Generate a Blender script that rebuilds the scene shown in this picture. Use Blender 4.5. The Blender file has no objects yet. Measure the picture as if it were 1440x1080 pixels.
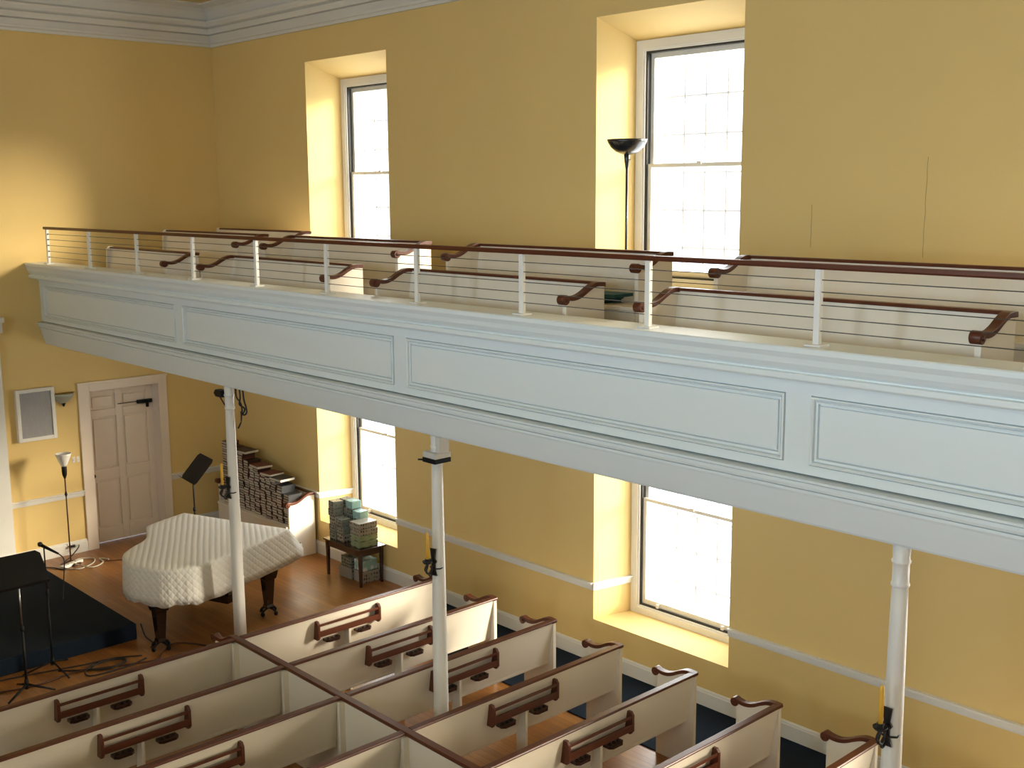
import bpy, bmesh, math, random
from mathutils import Vector, Matrix
random.seed(7)
C = bpy.context.scene.collection
S = bpy.context.scene
R = math.radians

# ------------------------------------------------------------------ camera
# X runs along the window wall away from the front wall, Y=0 is the window wall (room at Y<0), Z up, metres
def make_camera():
    cam = bpy.data.objects.new('camera', bpy.data.cameras.new('camera')); C.objects.link(cam)
    yaw, pi, ro = R(47.1591), R(-9.5336), R(-0.36)
    f = Vector((-math.sin(yaw)*math.cos(pi), math.cos(yaw)*math.cos(pi), math.sin(pi)))
    r = Vector((math.cos(yaw), math.sin(yaw), 0)); u = r.cross(f)
    r2 = r*math.cos(ro) + u*math.sin(ro); u2 = -r*math.sin(ro) + u*math.cos(ro)
    m = Matrix((r2, u2, -f)).transposed().to_4x4()
    m.translation = Vector((15.6182, -8.5786, 4.9918))
    cam.matrix_world = m
    cam.data.sensor_fit = 'HORIZONTAL'; cam.data.sensor_width = 36
    cam.data.lens = 1619.34/1440*36
    cam.data.clip_start = 0.05; cam.data.clip_end = 300
    S.camera = cam
make_camera()

# ------------------------------------------------------------------ world, exposure, daylight
S.view_settings.view_transform = 'Standard'; S.view_settings.look = 'None'
S.view_settings.gamma = 1; S.view_settings.use_curve_mapping = False
S.view_settings.exposure = 0.2
w = bpy.data.worlds.new('sky'); S.world = w; w.use_nodes = True
w.node_tree.nodes['Background'].inputs[0].default_value = (0.86, 0.93, 1.0, 1)
w.node_tree.nodes['Background'].inputs[1].default_value = 3.0

W_X = [2.43, 7.62, 12.81, 18.0]; W_W = 1.76
UP_Z = (4.02, 6.66); LO_Z = (0.48, 2.90)
RD = 0.5                                   # reveal depth
FAR_Y = -14.0; BACK_X = 21.0; CEIL_Z = 7.62
GLOW_UP, GLOW_LO = 5.5, 7.0
SIDE = (1.0, 1.0, 1.6, 1.6)
GLOW_FAR_UP, GLOW_FAR_LO = 33.0, 5.0
sl = bpy.data.lights.new('sun', 'SUN'); sl.energy = 13.0; sl.color = (1.0, 0.82, 0.58); sl.angle = R(20.0)
so = bpy.data.objects.new('sun', sl); C.objects.link(so)
so.rotation_euler = Vector((-1.0, -1.08, -0.40)).to_track_quat('-Z', 'Y').to_euler()
def daylight(name, x, y, z, sx, sz, rad, col, rz, tilt=0):
    l = bpy.data.lights.new(name, 'AREA'); l.shape = 'RECTANGLE'; l.size = sx; l.size_y = sz
    l.energy = rad*math.pi*sx*sz; l.color = col
    o = bpy.data.objects.new(name, l); C.objects.link(o)
    o.location = (x, y, z); o.rotation_euler = (R(90), 0, rz)
    return o
for i, x in enumerate(W_X):
    for (z0, z1), g in ((UP_Z, GLOW_UP), (LO_Z, GLOW_LO)):
        daylight('daylight', x+W_W/2-.15, 0.78, (z0+z1)/2, W_W-0.0, z1-z0, g*SIDE[i], (1.0, 0.93, 0.80), R(180))
for x in (8.2, 13.2, 17.5):
    for z0, z1 in (UP_Z, LO_Z):
        daylight('daylight', x+W_W/2, FAR_Y-0.78, (z0+z1)/2, W_W-0.16, z1-z0-0.2, GLOW_FAR_UP if z0 > 3 else GLOW_FAR_LO, (0.71, 0.87, 1.0), 0)

# ------------------------------------------------------------------ materials
def mat(name, col, rough=0.5, metal=0.0, spec=0.5, var=0.0, vscale=3.0, bump=0.0, bscale=40.0, coat=0.0, stretch=None):
    m = bpy.data.materials.new(name); m.use_nodes = True; nt = m.node_tree; N = nt.nodes; L = nt.links
    b = N['Principled BSDF']
    b.inputs['Base Color'].default_value = (*col, 1); b.inputs['Roughness'].default_value = rough
    b.inputs['Metallic'].default_value = metal; b.inputs['Specular IOR Level'].default_value = spec
    if coat: b.inputs['Coat Weight'].default_value = coat; b.inputs['Coat Roughness'].default_value = 0.15
    tc = N.new('ShaderNodeTexCoord'); mp = N.new('ShaderNodeMapping'); L.new(tc.outputs['Object'], mp.inputs[0])
    if stretch: mp.inputs['Scale'].default_value = stretch
    if var:
        n = N.new('ShaderNodeTexNoise'); n.inputs['Scale'].default_value = vscale; n.inputs['Detail'].default_value = 5
        L.new(mp.outputs[0], n.inputs['Vector'])
        mx = N.new('ShaderNodeMix'); mx.data_type = 'RGBA'
        mx.inputs[6].default_value = (*[c*(1-var) for c in col], 1); mx.inputs[7].default_value = (*[min(1, c*(1+var)) for c in col], 1)
        L.new(n.outputs['Fac'], mx.inputs[0]); L.new(mx.outputs[2], b.inputs['Base Color'])
    if bump:
        n2 = N.new('ShaderNodeTexNoise'); n2.inputs['Scale'].default_value = bscale; n2.inputs['Detail'].default_value = 4
        L.new(mp.outputs[0], n2.inputs['Vector'])
        bp = N.new('ShaderNodeBump'); bp.inputs['Strength'].default_value = bump; bp.inputs['Distance'].default_value = 0.01
        L.new(n2.outputs['Fac'], bp.inputs['Height']); L.new(bp.outputs[0], b.inputs['Normal'])
    return m
M = {}
M['wall'] = mat('yellow_plaster', (0.77, 0.562, 0.225), 0.75, var=0.05, vscale=0.8, bump=0.12, bscale=14)
M['crack'] = mat('crack_filler', (0.30, 0.21, 0.08), 0.9)
M['ceil'] = mat('ceiling_paint', (0.74, 0.57, 0.26), 0.8, var=0.04)
M['white'] = mat('white_paint', (0.80, 0.79, 0.76), 0.42, var=0.03, vscale=2.5, bump=0.05, bscale=60)
M['trim'] = mat('trim_paint', (0.80, 0.78, 0.73), 0.45, var=0.03, vscale=4)
M['front'] = mat('balcony_paint', (0.77, 0.82, 0.82), 0.40, var=0.03, vscale=1.2, bump=0.06, bscale=25, stretch=(0.3, 4, 4))
M['cornice'] = mat('cornice_plaster', (0.74, 0.72, 0.68), 0.7)
M['pew'] = mat('cream_pew_paint', (0.83, 0.755, 0.64), 0.42, var=0.035, vscale=2.0, bump=0.05, bscale=30)
M['door'] = mat('door_paint', (0.84, 0.72, 0.60), 0.45, var=0.03)
M['mahog'] = mat('mahogany', (0.100, 0.026, 0.011), 0.36, var=0.3, vscale=6, spec=0.4, stretch=(1, 8, 8))
M['darkwood'] = mat('dark_stained_wood', (0.040, 0.012, 0.009), 0.25, var=0.3, vscale=8, coat=0.4)
M['pianowood'] = mat('piano_lacquer', (0.018, 0.006, 0.004), 0.22, coat=0.4)
M['black'] = mat('black_metal', (0.008, 0.008, 0.009), 0.6, spec=0.25)
M['blackgloss'] = mat('black_gloss', (0.02, 0.02, 0.022), 0.25, coat=0.3)
M['iron'] = mat('wrought_iron', (0.010, 0.010, 0.012), 0.5, var=0.2)
M['steel'] = mat('steel', (0.5, 0.5, 0.5), 0.3, metal=1)
M['brass'] = mat('brass', (0.55, 0.38, 0.12), 0.35, metal=1)
M['cable'] = mat('steel_cable', (0.10, 0.09, 0.08), 0.4, metal=0.6)
M['carpet'] = mat('navy_carpet', (0.010, 0.018, 0.032), 0.95, spec=0.15, var=0.25, vscale=40, bump=0.4, bscale=300)
M['cloth_grey'] = mat('grille_cloth', (0.36, 0.355, 0.36), 0.9, var=0.12, vscale=10, bump=0.3, bscale=200, stretch=(1, 5, 1))
M['candle'] = mat('yellow_wax', (0.85, 0.50, 0.06), 0.4)
M['milk'] = mat('milk_glass', (0.85, 0.83, 0.78), 0.25)
M['pages'] = mat('book_pages', (0.60, 0.55, 0.46), 0.8, var=0.15, vscale=60, stretch=(1, 1, 12))
M['pages_dim'] = mat('aged_book_pages', (0.46, 0.41, 0.33), 0.8, var=0.15, vscale=60, stretch=(1, 1, 12))
for n, c in (('maroon', (0.055, 0.014, 0.010)), ('brownb', (0.032, 0.014, 0.010)), ('redb', (0.13, 0.028, 0.018)), ('blackb', (0.010, 0.010, 0.011)), ('teal', (0.012, 0.105, 0.095)), ('whiteb', (0.75, 0.73, 0.68))):
    M[n] = mat(n+'_cover', c, 0.5)
M['darkgap'] = mat('gap_shade', (0.03, 0.028, 0.022), 0.6)  # near-black colour, shade painted into the gap round the sashes
M['rubber'] = mat('black_rubber', (0.01, 0.01, 0.01), 0.6)
M['plastic_w'] = mat('white_plastic', (0.62, 0.60, 0.56), 0.4)
M['cord_brown'] = mat('cord_brown', (0.06, 0.02, 0.012), 0.5)
M['cord_white'] = mat('cord_cream', (0.5, 0.46, 0.38), 0.5)

def plank_mat():
    m = bpy.data.materials.new('oak_planks'); m.use_nodes = True; nt = m.node_tree; N = nt.nodes; L = nt.links
    b = N['Principled BSDF']
    tc = N.new('ShaderNodeTexCoord'); br = N.new('ShaderNodeTexBrick')
    L.new(tc.outputs['Object'], br.inputs['Vector'])
    br.inputs['Scale'].default_value = 1; br.inputs['Brick Width'].default_value = 1.3; br.inputs['Row Height'].default_value = 0.075
    br.inputs['Mortar Size'].default_value = 0.0015; br.offset = 0.37
    br.inputs['Color1'].default_value = (0.36, 0.150, 0.036, 1); br.inputs['Color2'].default_value = (0.25, 0.098, 0.024, 1)
    br.inputs['Mortar'].default_value = (0.08, 0.03, 0.012, 1)
    mp = N.new('ShaderNodeMapping'); mp.inputs['Scale'].default_value = (2, 25, 1); L.new(tc.outputs['Object'], mp.inputs[0])
    n = N.new('ShaderNodeTexNoise'); n.inputs['Scale'].default_value = 1.5; n.inputs['Detail'].default_value = 6; L.new(mp.outputs[0], n.inputs['Vector'])
    mx = N.new('ShaderNodeMix'); mx.data_type = 'RGBA'; mx.blend_type = 'MULTIPLY'; mx.inputs[0].default_value = 0.7
    cr = N.new('ShaderNodeValToRGB'); cr.color_ramp.elements[0].color = (0.6, 0.6, 0.6, 1); cr.color_ramp.elements[1].color = (1.3, 1.3, 1.3, 1)
    L.new(n.outputs['Fac'], cr.inputs[0]); L.new(br.outputs['Color'], mx.inputs[6]); L.new(cr.outputs[0], mx.inputs[7])
    L.new(mx.outputs[2], b.inputs['Base Color'])
    n2 = N.new('ShaderNodeTexNoise'); n2.inputs['Scale'].default_value = 2.2; n2.inputs['Detail'].default_value = 3; L.new(tc.outputs['Object'], n2.inputs['Vector'])
    mr = N.new('ShaderNodeMapRange'); mr.inputs[3].default_value = 0.22; mr.inputs[4].default_value = 0.42
    L.new(n2.outputs['Fac'], mr.inputs[0]); L.new(mr.outputs[0], b.inputs['Roughness'])
    bp = N.new('ShaderNodeBump'); bp.inputs['Strength'].default_value = 0.25; bp.inputs['Distance'].default_value = 0.004
    L.new(n.outputs['Fac'], bp.inputs['Height']); L.new(bp.outputs[0], b.inputs['Normal'])
    return m
M['floor'] = plank_mat()

def quilt_mat():
    m = bpy.data.materials.new('quilted_cotton'); m.use_nodes = True; nt = m.node_tree; N = nt.nodes; L = nt.links
    b = N['Principled BSDF']; b.inputs['Base Color'].default_value = (0.82, 0.80, 0.75, 1); b.inputs['Roughness'].default_value = 0.85
    tc = N.new('ShaderNodeTexCoord'); sp = N.new('ShaderNodeSeparateXYZ'); L.new(tc.outputs['Object'], sp.inputs[0])
    nz = N.new('ShaderNodeTexNoise'); nz.inputs['Scale'].default_value = 2.5; L.new(tc.outputs['Object'], nz.inputs['Vector'])
    def mth(op, a, b2=None):
        n = N.new('ShaderNodeMath'); n.operation = op
        for i, v in enumerate((a, b2)):
            if v is None: continue
            if isinstance(v, (int, float)): n.inputs[i].default_value = v
            else: L.new(v, n.inputs[i])
        return n.outputs[0]
    a = mth('ADD', mth('ADD', mth('MULTIPLY', sp.outputs[0], 0.48), mth('MULTIPLY', sp.outputs[1], 0.88)), mth('MULTIPLY', nz.outputs['Fac'], 0.02))
    k = math.pi/0.066
    h1 = mth('POWER', mth('ABSOLUTE', mth('SINE', mth('MULTIPLY', mth('ADD', a, mth('MULTIPLY', mth('SUBTRACT', sp.outputs[2], 0.998), 0.8)), k))), 0.6)
    h2 = mth('POWER', mth('ABSOLUTE', mth('SINE', mth('MULTIPLY', mth('SUBTRACT', a, mth('MULTIPLY', mth('SUBTRACT', sp.outputs[2], 0.998), 0.8)), k))), 0.6)
    h = mth('MULTIPLY', h1, h2)
    bp = N.new('ShaderNodeBump'); bp.inputs['Strength'].default_value = 0.45; bp.inputs['Distance'].default_value = 0.010
    L.new(h, bp.inputs['Height']); L.new(bp.outputs[0], b.inputs['Normal'])
    return m
M['quilt'] = quilt_mat()

def glass_mat():
    m = bpy.data.materials.new('streaky_glass'); m.use_nodes = True; nt = m.node_tree; N = nt.nodes; L = nt.links
    N.remove(N['Principled BSDF']); out = N['Material Output']
    tr = N.new('ShaderNodeBsdfTransparent'); gl = N.new('ShaderNodeBsdfGlossy'); gl.inputs['Roughness'].default_value = 0.03
    tc = N.new('ShaderNodeTexCoord'); mp = N.new('ShaderNodeMapping'); mp.inputs['Scale'].default_value = (6, 1, 1.2); L.new(tc.outputs['Object'], mp.inputs[0])
    n = N.new('ShaderNodeTexNoise'); n.inputs['Scale'].default_value = 1.5; n.inputs['Detail'].default_value = 4; L.new(mp.outputs[0], n.inputs['Vector'])
    mx = N.new('ShaderNodeMix'); mx.data_type = 'RGBA'; mx.inputs[6].default_value = (0.84, 0.92, 1, 1); mx.inputs[7].default_value = (1, 0.98, 0.96, 1)
    L.new(n.outputs['Fac'], mx.inputs[0]); L.new(mx.outputs[2], tr.inputs[0])
    ms = N.new('ShaderNodeMixShader'); ms.inputs[0].default_value = 0.05; L.new(tr.outputs[0], ms.inputs[1]); L.new(gl.outputs[0], ms.inputs[2])
    L.new(ms.outputs[0], out.inputs[0])
    return m
M['glass'] = glass_mat()
def translucent(name, col):
    m = bpy.data.materials.new(name); m.use_nodes = True; nt = m.node_tree; N = nt.nodes; L = nt.links
    N.remove(N['Principled BSDF']); out = N['Material Output']
    t = N.new('ShaderNodeBsdfTranslucent'); t.inputs[0].default_value = (*col, 1)
    d = N.new('ShaderNodeBsdfDiffuse'); d.inputs[0].default_value = (*col, 1)
    ms = N.new('ShaderNodeMixShader'); ms.inputs[0].default_value = 0.5
    L.new(t.outputs[0], ms.inputs[1]); L.new(d.outputs[0], ms.inputs[2]); L.new(ms.outputs[0], out.inputs[0])
    return m
M['grille'] = translucent('storm_grille_plastic', (0.52, 0.51, 0.50))
def package_mat(name, c1, c2, sx, sz):
    m = bpy.data.materials.new(name); m.use_nodes = True; nt = m.node_tree; N = nt.nodes; L = nt.links
    b = N['Principled BSDF']; b.inputs['Roughness'].default_value = 0.25
    tc = N.new('ShaderNodeTexCoord'); v = N.new('ShaderNodeTexVoronoi'); mp = N.new('ShaderNodeMapping')
    mp.inputs['Scale'].default_value = (sx, sx, sz); L.new(tc.outputs['Object'], mp.inputs[0]); L.new(mp.outputs[0], v.inputs['Vector']); v.inputs['Scale'].default_value = 1
    v.inputs['Randomness'].default_value = 0.25
    cr = N.new('ShaderNodeValToRGB'); cr.color_ramp.elements[0].position = 0.25; cr.color_ramp.elements[1].position = 0.42
    cr.color_ramp.elements[0].color = (*c1, 1); cr.color_ramp.elements[1].color = (*c2, 1)
    L.new(v.outputs['Distance'], cr.inputs[0]); L.new(cr.outputs[0], b.inputs['Base Color'])
    return m
M['pack_grey'] = package_mat('grey_printed_pack', (0.05, 0.055, 0.05), (0.22, 0.24, 0.21), 24, 24)
M['pack_spot'] = package_mat('spotted_pack', (0.05, 0.04, 0.04), (0.32, 0.30, 0.26), 26, 20)
M['pack_green'] = package_mat('green_pack', (0.10, 0.14, 0.08), (0.26, 0.32, 0.20), 8, 22)
M['pack_aqua'] = package_mat('aqua_pack', (0.75, 0.78, 0.76), (0.30, 0.50, 0.48), 9, 8)

# ------------------------------------------------------------------ mesh helpers
class MB:
    def __init__(s): s.v = []; s.f = []; s.m = []; s.sm = []; s.cur = 0
    def add(s, vs, fs, smooth=False, T=None):
        o = len(s.v)
        for p in vs:
            p = Vector(p); s.v.append(tuple(T @ p if T else p))
        for f in fs: s.f.append([i+o for i in f]); s.m.append(s.cur); s.sm.append(smooth)
        return s
    def box(s, x0, y0, z0, x1, y1, z1, T=None):
        x0, x1 = sorted((x0, x1)); y0, y1 = sorted((y0, y1)); z0, z1 = sorted((z0, z1))
        v = [(x, y, z) for z in (z0, z1) for y in (y0, y1) for x in (x0, x1)]
        return s.add(v, [(0,2,3,1), (4,5,7,6), (0,1,5,4), (2,6,7,3), (0,4,6,2), (1,3,7,5)], T=T)
    def prism(s, poly, a, b, axis='x', smooth=False, T=None):
        n = len(poly)
        def P(t, q):
            return {'x': (t, q[0], q[1]), 'y': (q[0], t, q[1]), 'z': (q[0], q[1], t)}[axis]
        v = [P(a, q) for q in poly] + [P(b, q) for q in poly]
        f = [tuple(range(n))[::-1], tuple(range(n, 2*n))]
        o = len(s.v)
        s.add(v, f, False, T)
        for i in range(n):
            j = (i+1) % n; s.f.append([o+i, o+j, o+n+j, o+n+i]); s.m.append(s.cur); s.sm.append(smooth)
        return s
    def tube(s, pts, r, n=8, T=None, cap=True):
        pts = [Vector(p) for p in pts]; k = len(pts)
        rs = r if isinstance(r, (list, tuple)) else [r]*k
        up = None; v = []; 
        for i, p in enumerate(pts):
            d = (pts[min(i+1, k-1)] - pts[max(i-1, 0)])
            d = d.normalized() if d.length > 1e-9 else Vector((0, 0, 1))
            if up is None: up = d.orthogonal().normalized()
            up = (up - d*up.dot(d)); up = up.normalized() if up.length > 1e-6 else d.orthogonal().normalized()
            q = d.cross(up)
            for j in range(n):
                a = 2*math.pi*j/n; v.append(p + (up*math.cos(a) + q*math.sin(a))*rs[i])
        f = [(i*n+j, i*n+(j+1) % n, (i+1)*n+(j+1) % n, (i+1)*n+j) for i in range(k-1) for j in range(n)]
        s.add(v, f, True, T)
        if cap:
            o = len(s.v) - len(v)
            s.f.append([o+j for j in range(n)][::-1]); s.m.append(s.cur); s.sm.append(False)
            s.f.append([o+(k-1)*n+j for j in range(n)]); s.m.append(s.cur); s.sm.append(False)
        return s
    def lathe(s, prof, c=(0, 0, 0), n=20, T=None):
        v = []; k = len(prof)
        for r, z in prof:
            for j in range(n):
                a = 2*math.pi*j/n; v.append((c[0]+r*math.cos(a), c[1]+r*math.sin(a), c[2]+z))
        f = [(i*n+j, i*n+(j+1) % n, (i+1)*n+(j+1) % n, (i+1)*n+j) for i in range(k-1) for j in range(n)]
        s.add(v, f, True, T)
        o = len(s.v)-len(v)
        for base, rev in ((0, True), ((k-1)*n, False)):
            if (prof[0] if base == 0 else prof[-1])[0] > 1e-4:
                g = [o+base+j for j in range(n)]; s.f.append(g[::-1] if rev else g); s.m.append(s.cur); s.sm.append(False)
        return s
    def build(s, name, mats, parent=None, bevel=0, loc=None):
        me = bpy.data.meshes.new(name); me.from_pydata(s.v, [], s.f)
        for m in (mats if isinstance(mats, (list, tuple)) else [mats]): me.materials.append(m)
        for i, p in enumerate(me.polygons): p.material_index = s.m[i]; p.use_smooth = s.sm[i]
        bm = bmesh.new(); bm.from_mesh(me); bmesh.ops.recalc_face_normals(bm, faces=bm.faces); bm.to_mesh(me); bm.free()
        me.update()
        o = bpy.data.objects.new(name, me); C.objects.link(o)
        if parent: o.parent = parent
        if loc: o.location = loc
        if bevel:
            b = o.modifiers.new('bevel', 'BEVEL'); b.width = bevel; b.segments = 2; b.limit_method = 'ANGLE'; b.angle_limit = R(40)
        return o
def tag(o, label, cat, group=None):
    o['label'] = label; o['category'] = cat
    if group: o['group'] = group
    return o
def thing(name, label, cat, loc=(0, 0, 0), rz=0, group=None):
    o = bpy.data.objects.new(name, None); C.objects.link(o); o.empty_display_size = 0.1
    o.location = loc; o.rotation_euler = (0, 0, rz)
    return tag(o, label, cat, group)
KIDS = {}
def copy_tree(o, parent=None):
    c = o.copy(); C.objects.link(c); c.parent = parent
    if o.name not in KIDS: KIDS[o.name] = list(o.children)
    for ch in KIDS[o.name]: copy_tree(ch, c)
    return c
def struct(o): o['kind'] = 'structure'; return o
def smooth_path(pts, n=6):
    P = [Vector(p) for p in pts]; out = []
    for i in range(len(P)-1):
        p0, p1, p2, p3 = P[max(i-1, 0)], P[i], P[i+1], P[min(i+2, len(P)-1)]
        for k in range(n):
            t = k/n
            out.append(0.5*((2*p1) + (-p0+p2)*t + (2*p0-5*p1+4*p2-p3)*t*t + (-p0+3*p1-3*p2+p3)*t**3))
    out.append(P[-1]); return out
def chaikin(p, k=2, closed=True):
    for _ in range(k):
        q = []
        for i in range(len(p)):
            a, b = p[i], p[(i+1) % len(p)]
            q += [tuple(a[j]*.75+b[j]*.25 for j in range(len(a))), tuple(a[j]*.25+b[j]*.75 for j in range(len(a)))]
        p = q
    return p
def tube_obj(name, pts, r, m, parent=None, n=6): return MB().tube(smooth_path(pts), r, n).build(name, m, parent)
ORD = ['bottom', 'second', 'third', 'fourth', 'fifth', 'sixth', 'seventh', 'eighth', 'ninth', 'tenth', 'eleventh', 'twelfth', 'thirteenth', 'fourteenth', 'fifteenth', 'sixteenth', 'seventeenth', 'eighteenth', 'nineteenth', 'twentieth', 'twenty-first', 'twenty-second', 'twenty-third', 'twenty-fourth', 'twenty-fifth', 'twenty-sixth', 'twenty-seventh', 'twenty-eighth', 'twenty-ninth', 'thirtieth']

# ------------------------------------------------------------------ room shell
def holed_wall(name, y, xs, x_end, out):
    """wall in the plane Y=y with window holes; out=+1 when outside lies at +Y"""
    mb = MB(); cuts = sorted([0] + [a for x in xs for a in (x, x+W_W)] + [x_end]); zc = [0, LO_Z[0], LO_Z[1], UP_Z[0], UP_Z[1], 8.2]
    for i in range(len(cuts)-1):
        hole = any(abs(cuts[i]-x) < 1e-6 for x in xs)
        for j in range(5):
            if hole and j in (1, 3): continue
            x0, x1, z0, z1 = cuts[i], cuts[i+1], zc[j], zc[j+1]
            mb.add([(x0, y, z0), (x1, y, z0), (x1, y, z1), (x0, y, z1)], [(0, 1, 2, 3)])
    yo = y + out*RD
    for x in xs:
        for z0, z1, dt in ((*LO_Z, 0.0), (*UP_Z, 0.20)):
            a = [(x, z0), (x+W_W, z0), (x+W_W, z1), (x, z1)]
            b = [(x+.1, z0), (x+W_W-.1, z0), (x+W_W-.1, z1-dt), (x+.1, z1-dt)]
            for k in range(4):
                l = (k+1) % 4
                mb.add([(a[k][0], y, a[k][1]), (a[l][0], y, a[l][1]), (b[l][0], yo, b[l][1]), (b[k][0], yo, b[k][1])], [(0, 1, 2, 3)])
            # masonry behind the casing, closes the gap round the window unit
            mb.box(x+.1-.3, yo, z0-.3, x+.12, yo+out*.1, z1+.3); mb.box(x+W_W-.12, yo, z0-.3, x+W_W+.2, yo+out*.1, z1+.3)
            mb.box(x+.1, yo, z0-.3, x+W_W-.1, yo+out*.1, z0+.01); mb.box(x+.1, yo, z1-dt-.01, x+W_W-.1, yo+out*.1, z1+.3)
    return struct(mb.build(name, M['wall']))
holed_wall('wall_right', 0, W_X, BACK_X, 1)
CRACKS = ((10.12, 4.5, 4.9), (11.14, 4.45, 5.25))
for cx_, cz0, cz1 in CRACKS:
    cr = MB(); zz_ = cz0
    pts = []
    while zz_ < cz1: pts.append((cx_+random.uniform(-.004, .004), -.0008, zz_)); zz_ += .06
    cr.tube(pts, .0016, 5); struct(cr.build('plaster_crack', M['crack'], bpy.data.objects['wall_right']))
holed_wall('wall_left', FAR_Y, (8.2, 13.2, 17.5), BACK_X, -1)
DY0, DY1, DZ = -2.155, -1.125, 2.265
mb = MB()
for y0, y1, z0, z1 in ((FAR_Y, DY0, 0, 8.2), (DY1, 0, 0, 8.2), (DY0, DY1, DZ, 8.2)):
    mb.add([(0, y0, z0), (0, y1, z0), (0, y1, z1), (0, y0, z1)], [(0, 1, 2, 3)])
struct(mb.build('wall_front', M['wall']))
struct(MB().add([(BACK_X, FAR_Y, 0), (BACK_X, 0, 0), (BACK_X, 0, 8.2), (BACK_X, FAR_Y, 8.2)], [(0, 1, 2, 3)]).build('wall_back', M['wall']))
struct(MB().box(-1.0, FAR_Y, -0.1, BACK_X, 0.0, 0).build('floor', M['floor']))
struct(MB().box(0, FAR_Y, CEIL_Z, BACK_X, 0, CEIL_Z+.1).build('ceiling', M['ceil']))
# plaster cornice: (distance from wall, z)
CP = [(0, 7.06), (.03, 7.06), (.035, 7.095), (.055, 7.105), (.06, 7.13), (.035, 7.135), (.075, 7.20), (.08, 7.21), (.05, 7.215), (.095, 7.228), (.10, 7.30), (.07, 7.305), (.12, 7.33), (.145, 7.37), (.15, 7.40), (.09, 7.41), (.11, 7.43), (.17, 7.52), (.21, 7.56), (.30, 7.60), (.30, 7.62), (0, 7.62)]
def run(name, prof, m, along, a, b, s0=0, s1=0, kind=True, parent=None):
    """profile (d,z) swept along the window wall ('x': d goes to -Y) or the front wall ('y': d goes to +X); s0,s1 mitre the ends by d"""
    mb = MB(); n = len(prof); v = []
    for t, s in ((a, s0), (b, s1)):
        for d, z in prof: v.append((t+s*d, -d, z) if along == 'x' else (d, t+s*d, z))
    f = [tuple(range(n)), tuple(range(n, 2*n))] + [(i, (i+1) % n, n+(i+1) % n, n+i) for i in range(n)]
    o = mb.add(v, f).build(name, m, parent)
    return struct(o) if kind else o
run('trim_1', CP, M['cornice'], 'x', 0, BACK_X, 1, 0)
run('trim_2', CP, M['cornice'], 'y', 0, FAR_Y, -1, 0)
BP = [(0, 0), (0.022, 0), (0.022, 0.145), (0.016, 0.155), (0.016, 0.165), (0.008, 0.178), (0, 0.178)]
RP = [(0, 0.80), (0.012, 0.80), (0.018, 0.82), (0.022, 0.855), (0.040, 0.865), (0.040, 0.882), (0, 0.884)]
run('baseboard_right', BP, M['trim'], 'x', 0, BACK_X, 1, 0)
run('baseboard_front', BP, M['trim'], 'y', -1.0, 0, 0, -1)
run('baseboard_front', BP, M['trim'], 'y', -3.33, -2.30)
k = 3
xs = [0] + [a for x in W_X for a in (x, x+W_W)] + [BACK_X]
for i in range(0, len(xs), 2):
    run('trim_%d' % k, RP, M['trim'], 'x', xs[i], xs[i+1], 1 if i == 0 else 0, 0); k += 1
run('trim_%d' % k, RP, M['trim'], 'y', -1.0, 0, 0, -1); k += 1
run('trim_%d' % k, RP, M['trim'], 'y', -3.33, -2.30); k += 1
for x in W_X:                                  # chair rail returning into the window reveals
    mb = MB(); n = len(RP); v = []
    for t in (0, 1):
        for d, z in RP: v.append((x+d+.1*t*0.96, t*RD*0.96-d*(1-t), z))
    mb.add(v, [tuple(range(n)), tuple(range(n, 2*n))] + [(i, (i+1) % n, n+(i+1) % n, n+i) for i in range(n)])
    struct(mb.build('trim_%d' % k, M['trim'])); k += 1
# white pilaster at the far left edge
mb = MB(); mb.box(0, -3.95, 0, 0.10, -3.33, 3.2); mb.box(0, -3.97, 0, 0.125, -3.31, 0.2); mb.box(0, -3.99, 3.2, 0.14, -3.29, 3.34); mb.box(0, -4.01, 3.34, 0.18, -3.27, 3.4)
struct(mb.build('trim_%d' % k, M['trim'])); k += 1

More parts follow.
